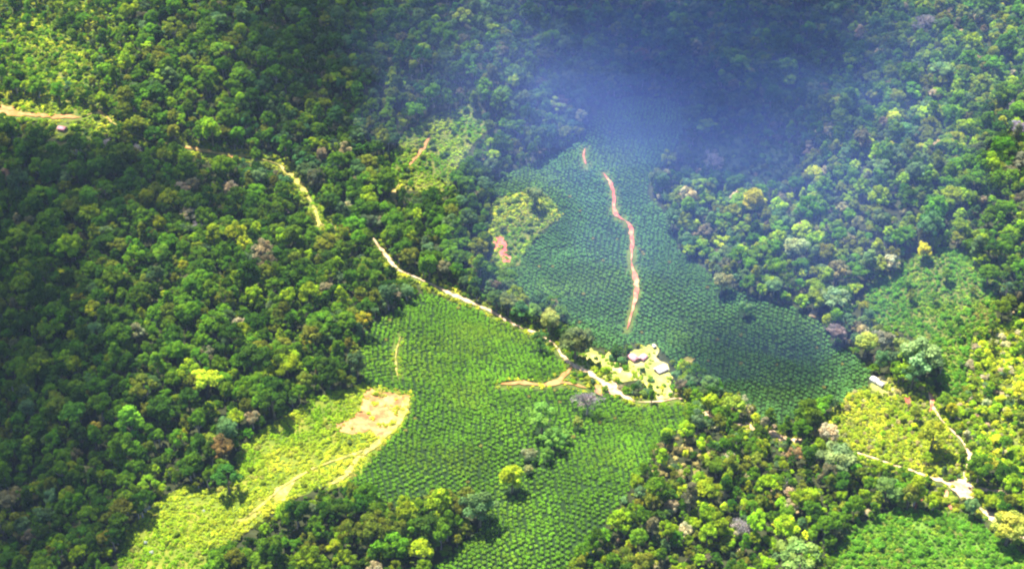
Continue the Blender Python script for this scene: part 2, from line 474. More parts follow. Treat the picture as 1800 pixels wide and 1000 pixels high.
for k_, (line, w, mk, _) in enumerate(ROADS):
    if _ in WVAR: w = (w, WVAR[_])
    road('dirt_track' if mk != 'road' else 'dirt_road', line, w, M[mk], 0.9 + 0.02 * k_, kind='structure')

# ------------------------------------------------------------------ plant meshes
def basis(nrm):
    nrm = nrm / (np.linalg.norm(nrm, axis=1)[:, None] + 1e-9)
    ref = np.where(np.abs(nrm[:, 2:3]) < 0.9, np.array([[0, 0, 1.0]]), np.array([[1.0, 0, 0]]))
    t = np.cross(ref, nrm); t /= np.linalg.norm(t, axis=1)[:, None] + 1e-9
    return nrm, t, np.cross(nrm, t)

def leaf_quads(P, Nn, size, r):
    """one small four-cornered leaf spray at each P, facing about Nn"""
    n = len(P)
    Nn, t, b_ = basis(Nn + r.normal(0, 0.42, (n, 3)))
    a_ = r.uniform(0, 6.283, n)[:, None]
    u = t * np.cos(a_) + b_ * np.sin(a_); v = -t * np.sin(a_) + b_ * np.cos(a_)
    s = size * r.uniform(0.6, 1.35, n)[:, None]
    asp = r.uniform(0.55, 1.0, n)[:, None]
    c = [P + u * s, P + v * s * asp + Nn * s * 0.2, P - u * s * 0.9, P - v * s * asp - Nn * s * 0.15]
    V = np.stack(c, 1).reshape(-1, 3)
    return V, np.arange(4 * n).reshape(n, 4)

def lobes_crown(seed, nl, flat=0.62, lobe=(0.20, 0.42), per=115, top=1.75, size=0.085, cone=0.0, spread=1.0, low=-0.6):
    r = np.random.default_rng(seed)
    Ps, Ns, Sh = [], [], []
    ga = 2.399963
    stretch = r.uniform(0.7, 1.25, 2)
    for i in range(nl):
        z = 1 - (i + 0.5) / nl * (1 - low)
        rad = math.sqrt(max(0, 1 - z * z))
        an = i * ga + r.normal(0, 0.35)
        lr = r.uniform(*lobe)
        R = (1 - lr * 0.85) * r.uniform(0.55, 1.22) * spread
        zz = z * flat * r.uniform(0.6, 1.3)
        if cone: 
            R *= (1 - cone * (z - low) / (1 - low)); zz = z * flat * (1 + cone)
        c = np.array([math.cos(an) * rad * R * stretch[0], math.sin(an) * rad * R * stretch[1], zz])
        k = int(per * (lr / 0.35) ** 2)
        d = r.normal(0, 1, (k, 3)); d /= np.linalg.norm(d, axis=1)[:, None]
        d[:, 2] = np.where(d[:, 2] < -0.35, -d[:, 2], d[:, 2])
        p = c + d * lr * np.array([1, 1, 0.8]) * r.uniform(0.72, 1.12, k)[:, None]
        Ps.append(p); Ns.append(d + 0.35 * np.array([0, 0, 1]))
        sh = r.uniform(0.68, 1.32)
        hue = r.uniform(-0.12, 0.12)
        s = sh * r.uniform(0.72, 1.28, k)
        Sh.append(np.stack([s * (1 + hue), s, s * (1 - hue)], 1))
    P = np.concatenate(Ps); Nn = np.concatenate(Ns); S = np.concatenate(Sh)
    P[:, 2] += top
    V, F = leaf_quads(P, Nn, size, r)
    return V, F, np.repeat(S, 4, 0)

def tube(path, radii, sides=6):
    path = np.asarray(path, float); V, F = [], []
    n = len(path)
    T = np.gradient(path, axis=0)
    _, t, b_ = basis(T)
    for i in range(n):
        for k in range(sides):
            a_ = 2 * math.pi * k / sides
            V.append(path[i] + radii[i] * (t[i] * math.cos(a_) + b_[i] * math.sin(a_)))
    for i in range(n - 1):
        for k in range(sides):
            F.append((i * sides + k, i * sides + (k + 1) % sides, (i + 1) * sides + (k + 1) % sides, (i + 1) * sides + k))
    return np.array(V), np.array(F)

def merge(parts):
    V, F, o = [], [], 0
    for v, f in parts:
        V.append(v); F.append(f + o); o += len(v)
    return np.concatenate(V), np.concatenate(F)

def trunk_geo(seed, fork=1.0, top=1.9, r0=0.085, nb=5):
    r = np.random.default_rng(seed)
    bend = r.normal(0, 0.06, 2)
    parts = [tube([(0, 0, -0.15), (bend[0] * .4, bend[1] * .4, 0.5), (bend[0], bend[1], 0.8), (bend[0] * 1.2, bend[1] * 1.2, fork), (bend[0], bend[1], top)],
                  [r0 * 1.5, r0, r0 * 0.85, r0 * 0.75, r0 * 0.2])]
    for i in range(nb):
        a_ = i * 2.4 + r.uniform(-.4, .4); L = r.uniform(0.45, 0.75); s = fork - 0.15 + 0.12 * i / nb
        parts.append(tube([(bend[0], bend[1], s), (math.cos(a_) * L * .5 + bend[0], math.sin(a_) * L * .5 + bend[1], s + 0.32), (math.cos(a_) * L + bend[0], math.sin(a_) * L + bend[1], s + 0.72)],
                          [r0 * 0.5, r0 * 0.36, r0 * 0.12], 5))
    return merge(parts)

def bare_geo(seed, levels=5, top=0.9):
    r = np.random.default_rng(seed)
    parts = []
    def grow(p, d, L, rad, lev):
        q = p + d * L * 0.5 + r.normal(0, 0.03, 3) * L; e = p + d * L
        parts.append(tube([p, q, e], [rad, rad * 0.8, rad * 0.6], 5 if lev < 2 else 4))
        if lev >= levels: return
        for k in range(3 if lev else 4):
            dd = d + r.normal(0, 0.5, 3) + np.array([0, 0, 0.10]); dd /= np.linalg.norm(dd)
            grow(e, dd, L * r.uniform(0.55, 0.8), max(rad * 0.6, 0.012), lev + 1)
    grow(np.array([0, 0, -0.1]), np.array([0, 0, 1.0]), top, 0.09, 0)
    return merge(parts)

def palm_crown(seed, nf=20):
    r = np.random.default_rng(seed)
    V, F, S = [], [], []
    for i in range(nf):
        az = i * 2.399963 + r.normal(0, 0.12)
        el = math.radians(72 - 78 * (i / (nf - 1)) + r.normal(0, 5))
        L = r.uniform(0.85, 1.1)
        ns = 6
        d = np.array([math.cos(az), math.sin(az)]); side = np.array([-d[1], d[0]])
        p = np.array([0.0, 0.0]); x = 0.03; z = 0.0; e = el
        o = len(V)
        sh = r.uniform(0.7, 1.3)
        for s in range(ns + 1):
            f = s / ns
            w = 0.088 * math.sin(math.pi * min(1, 0.12 + 0.86 * f)) ** 0.7 + 0.01
            c = d * x
            tw = r.normal(0, 0.012)
            V.append((*(c + side * w), z - w * 0.55 + tw)); V.append((*c, z)); V.append((*(c - side * w), z - w * 0.55 - tw))
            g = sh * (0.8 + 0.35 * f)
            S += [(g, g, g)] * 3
            x += math.cos(e) * L / ns; z += math.sin(e) * L / ns
            e -= math.radians(17)
        for s in range(ns):
            a_ = o + s * 3
            F.append((a_, a_ + 1, a_ + 4, a_ + 3)); F.append((a_ + 1, a_ + 2, a_ + 5, a_ + 4))
    V = np.array(V); V[:, 2] += PALM_TRUNK
    return V, np.array(F), np.array(S)
PALM_TRUNK = 0.72

def palm_trunk(seed):
    return tube([(0, 0, -0.1), (0.01, 0, 0.3), (0, 0.01, PALM_TRUNK + 0.04)], [0.085, 0.07, 0.085], 7)

def crown_mesh(name, g, mat=None):
    V, F, S = g
    me = mesh_np(name, V, F, [mat or M['leaf']])
    add_col(me, 'leaf_shade', S)
    return me

def joined_mesh(name, crown, trunk, lm, tm):
    V, F, S = crown
    Vt, Ft = trunk
    me = mesh_np(name, np.concatenate([V, Vt]), np.concatenate([F, Ft + len(V)]), [lm, tm], np.r_[np.zeros(len(F), int), np.ones(len(Ft), int)])
    add_col(me, 'leaf_shade', np.concatenate([S, np.ones((len(Vt), 3))]))
    return me

SPECIES = []   # (crown geometry, trunk geometry)
for s in range(10):      # rounded, cauliflower-like crowns
    SPECIES.append((lobes_crown(100 + s, 15 + s % 5 * 2, flat=0.66 + 0.06 * (s % 4)), trunk_geo(s)))
for s in range(3):       # wide umbrella crowns
    SPECIES.append((lobes_crown(140 + s, 17, flat=0.42, lobe=(0.24, 0.38), top=1.85, spread=1.05, low=-0.25), trunk_geo(20 + s, 1.15)))
for s in range(3):       # taller, pointed crowns
    SPECIES.append((lobes_crown(160 + s, 20, flat=0.9, lobe=(0.22, 0.34), top=1.75, cone=0.45), trunk_geo(30 + s, 0.9, 2.3)))
for s in range(2):       # loose crowns with gaps
    SPECIES.append((lobes_crown(180 + s, 9, flat=0.7, lobe=(0.2, 0.34), per=110, size=0.075), trunk_geo(40 + s, nb=8)))
NS = len(SPECIES)
crown_me = [crown_mesh('crown', c) for c, t in SPECIES]
trunk_me = [mesh_np('trunk', t[0], t[1], [M['bark']], smooth=True) for c, t in SPECIES]
pale_trunk_me = [mesh_np('trunk', t[0], t[1], [M['pale_bark']], smooth=True) for c, t in SPECIES]
tree_join = [joined_mesh('forest_tree_form', c, t, M['leaf'], M['pale_bark' if i % 3 == 0 else 'bark']) for i, (c, t) in enumerate(SPECIES)]
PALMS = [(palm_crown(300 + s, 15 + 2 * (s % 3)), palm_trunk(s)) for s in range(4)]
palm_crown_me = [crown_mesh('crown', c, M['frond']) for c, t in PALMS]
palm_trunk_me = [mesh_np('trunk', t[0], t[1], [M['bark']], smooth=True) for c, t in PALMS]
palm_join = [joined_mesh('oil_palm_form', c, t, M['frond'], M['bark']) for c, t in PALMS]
BUSH = [lobes_crown(400 + s, 7 + s, flat=0.62, lobe=(0.34, 0.52), per=60, top=0.42, size=0.14, low=-0.2) for s in range(4)]
bush_me = [crown_mesh('bush_form', b_) for b_ in BUSH]
tuft_me = [crown_mesh('tuft_form', lobes_crown(500 + s_, 6, flat=0.25, lobe=(0.3, 0.5), per=14, top=0.18, size=0.2, low=0.1)) for s_ in range(4)]

# ------------------------------------------------------------------ colours of the plants
PAL = np.array([
    (0.092, 0.195, 0.009),   # 0 mid green
    (0.040, 0.098, 0.008),   # 1 dark green
    (0.215, 0.320, 0.010),   # 2 bright yellow green
    (0.140, 0.180, 0.016),   # 3 olive
    (0.095, 0.170, 0.058),   # 4 grey green
    (0.150, 0.145, 0.070),   # 5 brownish grey
    (0.360, 0.310, 0.170),   # 6 pale straw
    (0.370, 0.430, 0.018),   # 7 yellow
    (0.052, 0.135, 0.040),   # 8 deep blue green
])
PNAME = ['mid green', 'dark green', 'bright yellow-green', 'olive', 'grey-green', 'brownish grey', 'pale straw-coloured', 'yellow', 'deep blue-green']
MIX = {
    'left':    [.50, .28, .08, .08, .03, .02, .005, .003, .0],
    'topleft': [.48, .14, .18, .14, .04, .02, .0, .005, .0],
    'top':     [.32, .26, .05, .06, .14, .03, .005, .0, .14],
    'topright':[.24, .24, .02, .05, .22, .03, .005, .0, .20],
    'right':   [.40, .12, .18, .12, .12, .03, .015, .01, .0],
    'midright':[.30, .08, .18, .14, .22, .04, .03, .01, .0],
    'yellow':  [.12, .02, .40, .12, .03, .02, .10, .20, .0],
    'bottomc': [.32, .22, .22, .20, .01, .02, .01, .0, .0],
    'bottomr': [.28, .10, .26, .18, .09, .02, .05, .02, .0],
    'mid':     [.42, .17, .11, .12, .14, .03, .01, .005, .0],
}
RNAMES = list(MIX)
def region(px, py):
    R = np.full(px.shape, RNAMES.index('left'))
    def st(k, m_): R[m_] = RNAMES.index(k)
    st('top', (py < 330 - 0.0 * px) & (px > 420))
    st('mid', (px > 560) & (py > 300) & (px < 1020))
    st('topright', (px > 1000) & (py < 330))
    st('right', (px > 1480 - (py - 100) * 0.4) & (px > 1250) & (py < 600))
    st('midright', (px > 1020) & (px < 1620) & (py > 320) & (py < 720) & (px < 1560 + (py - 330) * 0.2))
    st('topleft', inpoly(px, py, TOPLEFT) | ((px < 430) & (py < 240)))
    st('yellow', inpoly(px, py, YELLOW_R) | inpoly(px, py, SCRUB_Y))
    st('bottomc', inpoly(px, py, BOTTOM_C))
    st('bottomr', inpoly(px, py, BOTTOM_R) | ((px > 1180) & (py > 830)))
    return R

def tints(px, py, x, y, reg):
    n = len(px)
    idx = np.zeros(n, int)
    u = rng.random(n)
    # kinds of tree grow in loose clumps
    u = np.clip(u * 0.85 + 0.15 * (vnoise(x / 60, y / 60, 61) + 0.5), 0, 0.9999)
    for i, k in enumerate(RNAMES):
        c = np.cumsum(np.array(MIX[k]) / sum(MIX[k]))
        s = reg == i
        perm = rng.random(s.sum())
        idx[s] = np.minimum(np.searchsorted(c, rng.random(s.sum())), len(c) - 1)
    T = PAL[idx] * rng.uniform(0.72, 1.3, (n, 1)) * (1 + rng.normal(0, 0.07, (n, 3)))
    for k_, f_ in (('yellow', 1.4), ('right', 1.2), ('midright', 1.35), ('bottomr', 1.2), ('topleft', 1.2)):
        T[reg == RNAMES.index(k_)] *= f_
    return np.clip(T, 0.006, 0.7), idx

# ------------------------------------------------------------------ single trees that stand out: crown centre (px, py), crown radius px, species, palette/tint, label
HERO = [
    (900, 842, 21, 3, (0.33, 0.44, 0.02), 'yellow_tree', 'lone bright yellow-green tree standing inside the lower palm field'),
    (953, 735, 24, 0, (0.14, 0.27, 0.05), 'broadleaf_tree', 'broad round green tree, tallest in the clump inside the lower palm field'),
    (972, 774, 17, 5, (0.10, 0.21, 0.04), 'broadleaf_tree', 'dark green tree just below the broad round tree in the palm field'),
    (1016, 744, 10, 2, (0.16, 0.19, 0.04), 'broadleaf_tree', 'small yellowish tree just under the bare grey tree'),
    (930, 800, 11, 4, (0.15, 0.16, 0.09), 'broadleaf_tree', 'small greyish tree left of the clump in the lower palm field'),
    (962, 800, 11, 7, (0.09, 0.18, 0.03), 'broadleaf_tree', 'small green tree at the lower end of the clump in the palm field'),
    (994, 768, 11, 2, (0.12, 0.22, 0.04), 'broadleaf_tree', 'small light green tree on the right of the clump in the palm field'),
    (928, 826, 8, 8, (0.17, 0.19, 0.08), 'broadleaf_tree', 'tiny greyish tree just above right of the lone bright yellow tree'),
    (1310, 543, 11, 6, (0.13, 0.24, 0.09), 'broadleaf_tree', 'small round pale green tree alone in the upper palm field'),
    (1326, 357, 21, 3, (0.38, 0.38, 0.03), 'yellow_tree', 'bright yellow tree at the foot of the shaded blue slope'),
    (1302, 362, 17, 7, (0.16, 0.28, 0.03), 'broadleaf_tree', 'yellow-green tree touching the left of the bright yellow tree'),
    (1624, 442, 13, 2, (0.55, 0.50, 0.02), 'yellow_tree', 'vivid yellow flowering tree above the right-hand scrub'),
    (1622, 632, 30, 1, (0.17, 0.27, 0.12), 'broadleaf_tree', 'large round pale green tree beside the white huts'),
    (1525, 606, 18, 8, (0.22, 0.27, 0.05), 'broadleaf_tree', 'yellow-topped tree at the right tip of the upper palm field'),
    (1553, 602, 17, 5, (0.19, 0.19, 0.15), 'broadleaf_tree', 'greyish tree between the yellow-topped tree and the big pale tree'),
    (1585, 612, 16, 2, (0.15, 0.19, 0.05), 'broadleaf_tree', 'olive tree touching the left side of the big pale tree'),
    (1470, 588, 14, 9, (0.15, 0.12, 0.14), 'broadleaf_tree', 'purplish grey round tree on the edge of the upper palm field'),
    (872, 528, 15, 1, (0.06, 0.12, 0.03), 'broadleaf_tree', 'dark green tree at the left end of the tree row above the main road'),
    (893, 536, 15, 9, (0.10, 0.13, 0.045), 'broadleaf_tree', 'olive tree second from the left in the row above the main road'),
    (914, 548, 14, 5, (0.05, 0.13, 0.03), 'broadleaf_tree', 'deep green tree in the middle of the row above the main road'),
    (938, 552, 14, 3, (0.10, 0.19, 0.035), 'broadleaf_tree', 'fresh green tree left of the yellowish one in the row above the road'),
    (986, 556, 14, 7, (0.09, 0.17, 0.035), 'broadleaf_tree', 'green tree right of the yellowish one in the row above the road'),
    (972, 536, 9, 2, (0.19, 0.17, 0.09), 'broadleaf_tree', 'small brownish tree at the top of the row above the road'),
    (1214, 684, 13, 0, (0.05, 0.12, 0.03), 'broadleaf_tree', 'dark green tree where the road leaves the farmyard'),
    (1248, 676, 15, 8, (0.08, 0.15, 0.05), 'broadleaf_tree', 'broad green tree below the right side of the farmhouse'),
    (1012, 604, 24, 4, (0.085, 0.11, 0.04), 'broadleaf_tree', 'big dark tree overhanging the dirt road bend left of the farmyard'),
    (966, 566, 19, 6, (0.22, 0.24, 0.06), 'broadleaf_tree', 'yellowish tree in the row of trees along the main road'),
    (950, 600, 15, 0, (0.05, 0.12, 0.025), 'broadleaf_tree', 'round green tree on the lower side of the main road'),
    (1775, 928, 27, 8, (0.27, 0.28, 0.05), 'broadleaf_tree', 'big yellow-olive tree beside the road end at the lower right corner'),
    (1290, 716, 17, 7, (0.20, 0.27, 0.03), 'broadleaf_tree', 'yellow-green tree by the road under the upper palm field'),
    (390, 92, 17, 10, (0.20, 0.36, 0.03), 'broadleaf_tree', 'bright lime green tree on the dark slope at upper left'),
    (744, 95, 15, 3, (0.24, 0.38, 0.03), 'broadleaf_tree', 'bright lime green tree near the top centre'),
    (815, 34, 15, 1, (0.24, 0.32, 0.06), 'broadleaf_tree', 'pale lime tree close to the top edge of the forest'),
    (366, 347, 8, 2, (0.48, 0.46, 0.03), 'yellow_tree', 'small yellow tree in the forest left of the road'),
    (262, 852, 15, 0, (0.20, 0.36, 0.02), 'broadleaf_tree', 'bright lime tree at the forest edge by the grass clearing'),
    (468, 972, 11, 5, (0.52, 0.34, 0.36), 'flowering_tree', 'tree with a pinkish white crown in the bottom grove'),
    (1714, 106, 9, 8, (0.48, 0.32, 0.26), 'flowering_tree', 'small pinkish beige crown on the slope at the upper right'),
    (1792, 228, 13, 4, (0.24, 0.20, 0.30), 'broadleaf_tree', 'lilac-grey tree on the right edge'),
    (1618, 262, 9, 2, (0.40, 0.42, 0.03), 'yellow_tree', 'small yellow tree on the right-hand slope'),
    (1680, 250, 15, 1, (0.30, 0.36, 0.03), 'yellow_tree', 'yellow-green tree in the middle of the right-hand slope'),
    (1400, 440, 19, 6, (0.24, 0.29, 0.14), 'broadleaf_tree', 'pale green tree in the woods right of the upper palm field'),
    (1466, 530, 22, 10, (0.15, 0.23, 0.12), 'broadleaf_tree', 'wide pale green umbrella tree above the purplish grey tree'),
    (1270, 498, 15, 9, (0.17, 0.18, 0.09), 'broadleaf_tree', 'olive grey tree jutting into the upper palm field'),
    (1470, 480, 17, 5, (0.16, 0.15, 0.08), 'broadleaf_tree', 'brownish tree above the wide umbrella tree'),
    (940, 346, 15, 2, (0.13, 0.17, 0.07), 'broadleaf_tree', 'grey-green tree at the top of the scrub by the upper palm field'),
    (1388, 866, 9, 3, (0.50, 0.38, 0.30), 'flowering_tree', 'pale pinkish crown in the woods at the lower right'),
    (1398, 800, 14, 0, (0.22, 0.14, 0.07), 'broadleaf_tree', 'rust brown round tree just below the valley road'),
    (1560, 862, 20, 1, (0.11, 0.20, 0.06), 'broadleaf_tree', 'broad green tree left of the crossroads'),
    (1470, 812, 26, 11, (0.14, 0.20, 0.09), 'broadleaf_tree', 'wide grey-green tree below the valley road'),
    (1400, 985, 32, 10, (0.16, 0.25, 0.07), 'broadleaf_tree', 'very wide light green tree on the bottom edge at lower right'),
    (228, 748, 24, 13, (0.11, 0.26, 0.02), 'broadleaf_tree', 'pointed bright green tree in the lower left forest'),
    (165, 752, 10, 4, (0.24, 0.20, 0.03), 'broadleaf_tree', 'small mustard-coloured round tree in the lower left forest'),
    (130, 735, 25, 12, (0.06, 0.15, 0.015), 'broadleaf_tree', 'wide flat green crown left of the mustard-coloured tree'),
    (238, 586, 15, 1, (0.16, 0.17, 0.10), 'broadleaf_tree', 'greyish green tree in the middle of the left forest'),
    (420, 575, 14, 4, (0.20, 0.17, 0.12), 'broadleaf_tree', 'brownish grey round tree in the left forest near the palms'),
    (390, 790, 18, 9, (0.12, 0.085, 0.035), 'broadleaf_tree', 'brown crown on the forest edge above the grass clearing'),
    (400, 842, 22, 0, (0.04, 0.12, 0.018), 'broadleaf_tree', 'dark green tree jutting out into the grass clearing'),
    (1640, 770, 24, 7, (0.36, 0.40, 0.03), 'yellow_tree', 'wide yellow-green tree above the crossroads'),
    (1740, 820, 14, 8, (0.34, 0.36, 0.03), 'yellow_tree', 'yellow-green tree right of the crossroads'),
]
BARE = [
    (1033, 708, 20, 'bare grey leafless tree inside the lower palm field'),
    (187, 256, 11, 'pale leafless tree by the road at upper left'),
    (240, 264, 9, 'small pale leafless tree right of the other pale one at upper left'),
    (345, 404, 11, 'pale dead tree in the shaded part of the left forest'),
    (124, 432, 9, 'small pale dead tree in the left forest'),
    (1626, 42, 16, 'tall pale dead tree high on the right slope'),
    (1300, 926, 15, 'grey dead tree in the woods at the lower right'),
    (1780, 192, 12, 'whitish dead tree on the right edge'),
    (1255, 285, 15, 'whitish dead tree by the shaded clearing'),
]
hero_pos = []
def place(px, py, rpx, zc, zcf):
    """ground spot and metres per photo pixel for a crown seen at (px, py)"""
    z = zc
    for _ in range(4):
        G = unproj(px, py, z)[0]
        d = project(G + [0, 0, z])[2][0]
        mpp = d * TAN / 900
        z = zcf * rpx * mpp
    return G, mpp

def empty(name, loc, rz=0.0, scale=1.0, **props):
    o = bpy.data.objects.new(name, None)
    o.empty_display_size = 0.5
    o.location = loc; o.rotation_euler = (0, 0, rz)
    o.scale = scale if hasattr(scale, '__len__') else (scale,) * 3
    col.objects.link(o)
    for k, v in props.items(): o[k] = v
    return o

def tree_object(name, loc, rz, scale, sp, tint, pale=False, **props):
    t = empty(name, loc, rz, scale, **props)
    c = link('crown', crown_me[sp], t); c['tint'] = [float(q) for q in tint]
    link('trunk', (pale_trunk_me if pale else trunk_me)[sp], t)
    return t

for px, py, rp, sp, tint, name, label in HERO:
    G, mpp = place(px, py, rp, 20, 1.5)
    r = rp * mpp * 1.15
    tint = np.array(tint) * (1.5 if max(tint) < 0.3 else 1.0) * np.array([1.0, 1.0, 0.8])
    tree_object(name, G, random.uniform(0, 6.28), (r, r, r * 0.9), sp, tint, False, label=label, category='tree')
    hero_pos.append((G[0], G[1], r))
twig_me = crown_mesh('twigs', lobes_crown(777, 16, flat=0.62, lobe=(0.28, 0.42), per=70, top=1.35, size=0.045, low=-0.5))
bare_me = []
for s in range(4):
    V, F = bare_geo(700 + s)
    bare_me.append((V, F))
for k, (px, py, rp, label) in enumerate(BARE):
    G, mpp = place(px, py, rp, 20, 1.35)
    r = rp * mpp * 1.1
    V, F = bare_me[k % 4]
    t = empty('bare_tree', G, random.uniform(0, 6.28), (r, r, r), label=label, category='tree')
    low = np.arange(len(F)) < 10
    for nm, sel in (('trunk', low), ('crown', ~low)):
        f = F[sel]; u, inv = np.unique(f, return_inverse=True)
        q_ = link(nm, mesh_np(nm, V[u], inv.reshape(f.shape), [M['pale_bark']]), t)
    tw = link('twigs', twig_me, q_, kind='stuff'); tw['tint'] = [0.25, 0.20, 0.235] if k == 0 else [0.34, 0.31, 0.31]
    hero_pos.append((G[0], G[1], r * 0.8))
HP = np.array(hero_pos)

# ------------------------------------------------------------------ where the rest of the plants grow
def footprint(x, y, mx=260, my0=90, my1=420):
    z = height(x, y)
    px, py, d = project(np.stack([x, y, z], 1))
    return (px > -mx) & (px < 1800 + mx) & (py < 1000 + my0) & (py > -my1)

def hexgrid(sp, jit, ang=0.0, seed=0):
    r = np.random.default_rng(seed)
    L = 2200
    i, j = np.meshgrid(np.arange(-L / sp, L / sp), np.arange(-L / (sp * .866), L / (sp * .866)))
    x = (i + 0.5 * (j % 2)) * sp; y = j * sp * 0.866
    x = x.ravel(); y = y.ravel()
    c, s = math.cos(ang), math.sin(ang)
    X, Y = x * c - y * s, x * s + y * c + 1500
    k = (np.abs(X) < 1150) & (Y > 780) & (Y < 2420)
    X, Y = X[k], Y[k]
    X = X + r.uniform(-jit, jit, len(X)); Y = Y + r.uniform(-jit, jit, len(Y))
    k = footprint(X, Y)
    return X[k], Y[k]

OPEN = [MEADOW, GLADE, GLADE2, GLADE3, GLADE4, YARD, YARD2]
HOUSES_PX = [(1122, 628, 17), (1161, 649, 18), (1541, 671, 15), (110, 228, 13), (1148, 609, 7)]

# forest trees
X, Y = hexgrid(9.7, 4.6, 0.2, 1)
n = len(X)
Z = height(X, Y)
r = np.clip(rng.lognormal(math.log(5.5), 0.40, n), 2.8, 13.5)
gpx, gpy, gd = project(np.stack([X, Y, Z], 1))
small = inpoly(gpx, gpy, TOPLEFT) | inpoly(gpx, gpy, YELLOW_R) | inpoly(gpx, gpy, CLEAR_DARK)
r = np.where(small, r * 0.62, r)
r = np.where(inpoly(gpx, gpy, BOTTOM_R), r * 0.82, r)
zf = rng.uniform(0.8, 1.35, n) * np.where(r > 10, 0.85, 1.0)
cpx, cpy, cd = project(np.stack([X, Y, Z + 1.75 * r * zf], 1))
rp = r * 900 / TAN / cd
keep = np.ones(n, bool)
for p in (PALM_UP, PALM_LOW, PALM_RIGHT, MEADOW, GLADE, GLADE2, YARD, YARD2):
    keep &= ~inpoly(cpx, cpy + rp * 0.55, p) & ~inpoly(gpx, gpy - rp * 0.3, p)
for p in (MEADOW, GLADE, GLADE2, GLADE3, GLADE4, YARD):
    keep &= ~inpoly(cpx, cpy - rp * 0.45, p) & ~inpoly(cpx, cpy, p)
for p in (GLADE3, GLADE4, GLADE5, VERGE, VERGE2):
    keep &= ~inpoly(cpx, cpy + rp * 0.5, p)
keep &= ~(inpoly(cpx, cpy, YELLOW_R) & (rng.random(n) < 0.65))
keep &= ~((cpx > 1480) & (cpx < 1800) & (cpy > 330) & (cpy < 600) & (rng.random(n) < 0.25))
keep &= ~(inpoly(cpx, cpy, STRAW) & (rng.random(n) < 0.6))
keep &= np.hypot((cpx - 1686) / 1.7, cpy + rp * 0.2 - 857) > 19 + rp * 0.6
for p in (SCRUB_R, SCRUB_Y, CLEAR_DARK):
    keep &= ~(inpoly(cpx, cpy + rp * 0.3, p) & (rng.random(n) < 0.94))
for line, w, mk, k in ROADS:
    if k in ('redtrack', 'redtop', 'palmtrack', 'meadowtrack', 'meadowtrack2'): continue
    if k == 'valley': line = line[10:]
    wp = w / 2 / 0.62
    keep &= segdist(cpx, cpy + rp * 0.25, line) > wp + rp * (0.35 if k in ('valley', 'branch', 'down') else 0.2 if k == 'upleftall' else 0.55)
    keep &= segdist(gpx, gpy, line) > wp + 1.5
for p, mk in SOILS:
    keep &= ~inpoly(cpx, cpy + rp * 0.4, p)
    if len(p) == 4: keep &= np.hypot(cpx - p[0][0] - 6, cpy - p[0][1] - 5) > rp * 0.85 + 6
for hx, hy, hr in HOUSES_PX:
    keep &= np.hypot(cpx - hx, cpy - hy) > hr + rp
for hx, hy, hr in HP:
    keep &= np.hypot(X - hx, Y - hy) > 0.62 * hr + 0.5 * r
X, Y, Z, r, zf, cpx, cpy, cd, rp = [q[keep] for q in (X, Y, Z, r, zf, cpx, cpy, cd, rp)]
n = len(X)
reg = region(cpx, cpy)
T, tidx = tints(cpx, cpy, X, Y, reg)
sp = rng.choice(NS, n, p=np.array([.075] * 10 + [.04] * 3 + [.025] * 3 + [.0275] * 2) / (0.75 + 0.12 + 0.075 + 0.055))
rz = rng.uniform(0, 6.283, n)

def visible_area(px, py, rad, depth, W=900, H=500):
    """rough count of picture cells each round crown shows in"""
    buf = np.full((H, W), -1, np.int64)
    for i in np.argsort(-depth):
        x, y, q = px[i] / 2, py[i] / 2, rad[i] / 2
        x0, x1, y0, y1 = max(0, int(x - q)), min(W, int(x + q) + 1), max(0, int(y - q * .8)), min(H, int(y + q * .8) + 1)
        if x0 >= x1 or y0 >= y1: continue
        yy, xx = np.ogrid[y0:y1, x0:x1]
        sub = buf[y0:y1, x0:x1]
        sub[((xx - x) / q) ** 2 + ((yy - y) / (q * .8)) ** 2 < 1] = i
    return np.bincount(buf[buf >= 0], minlength=len(px))

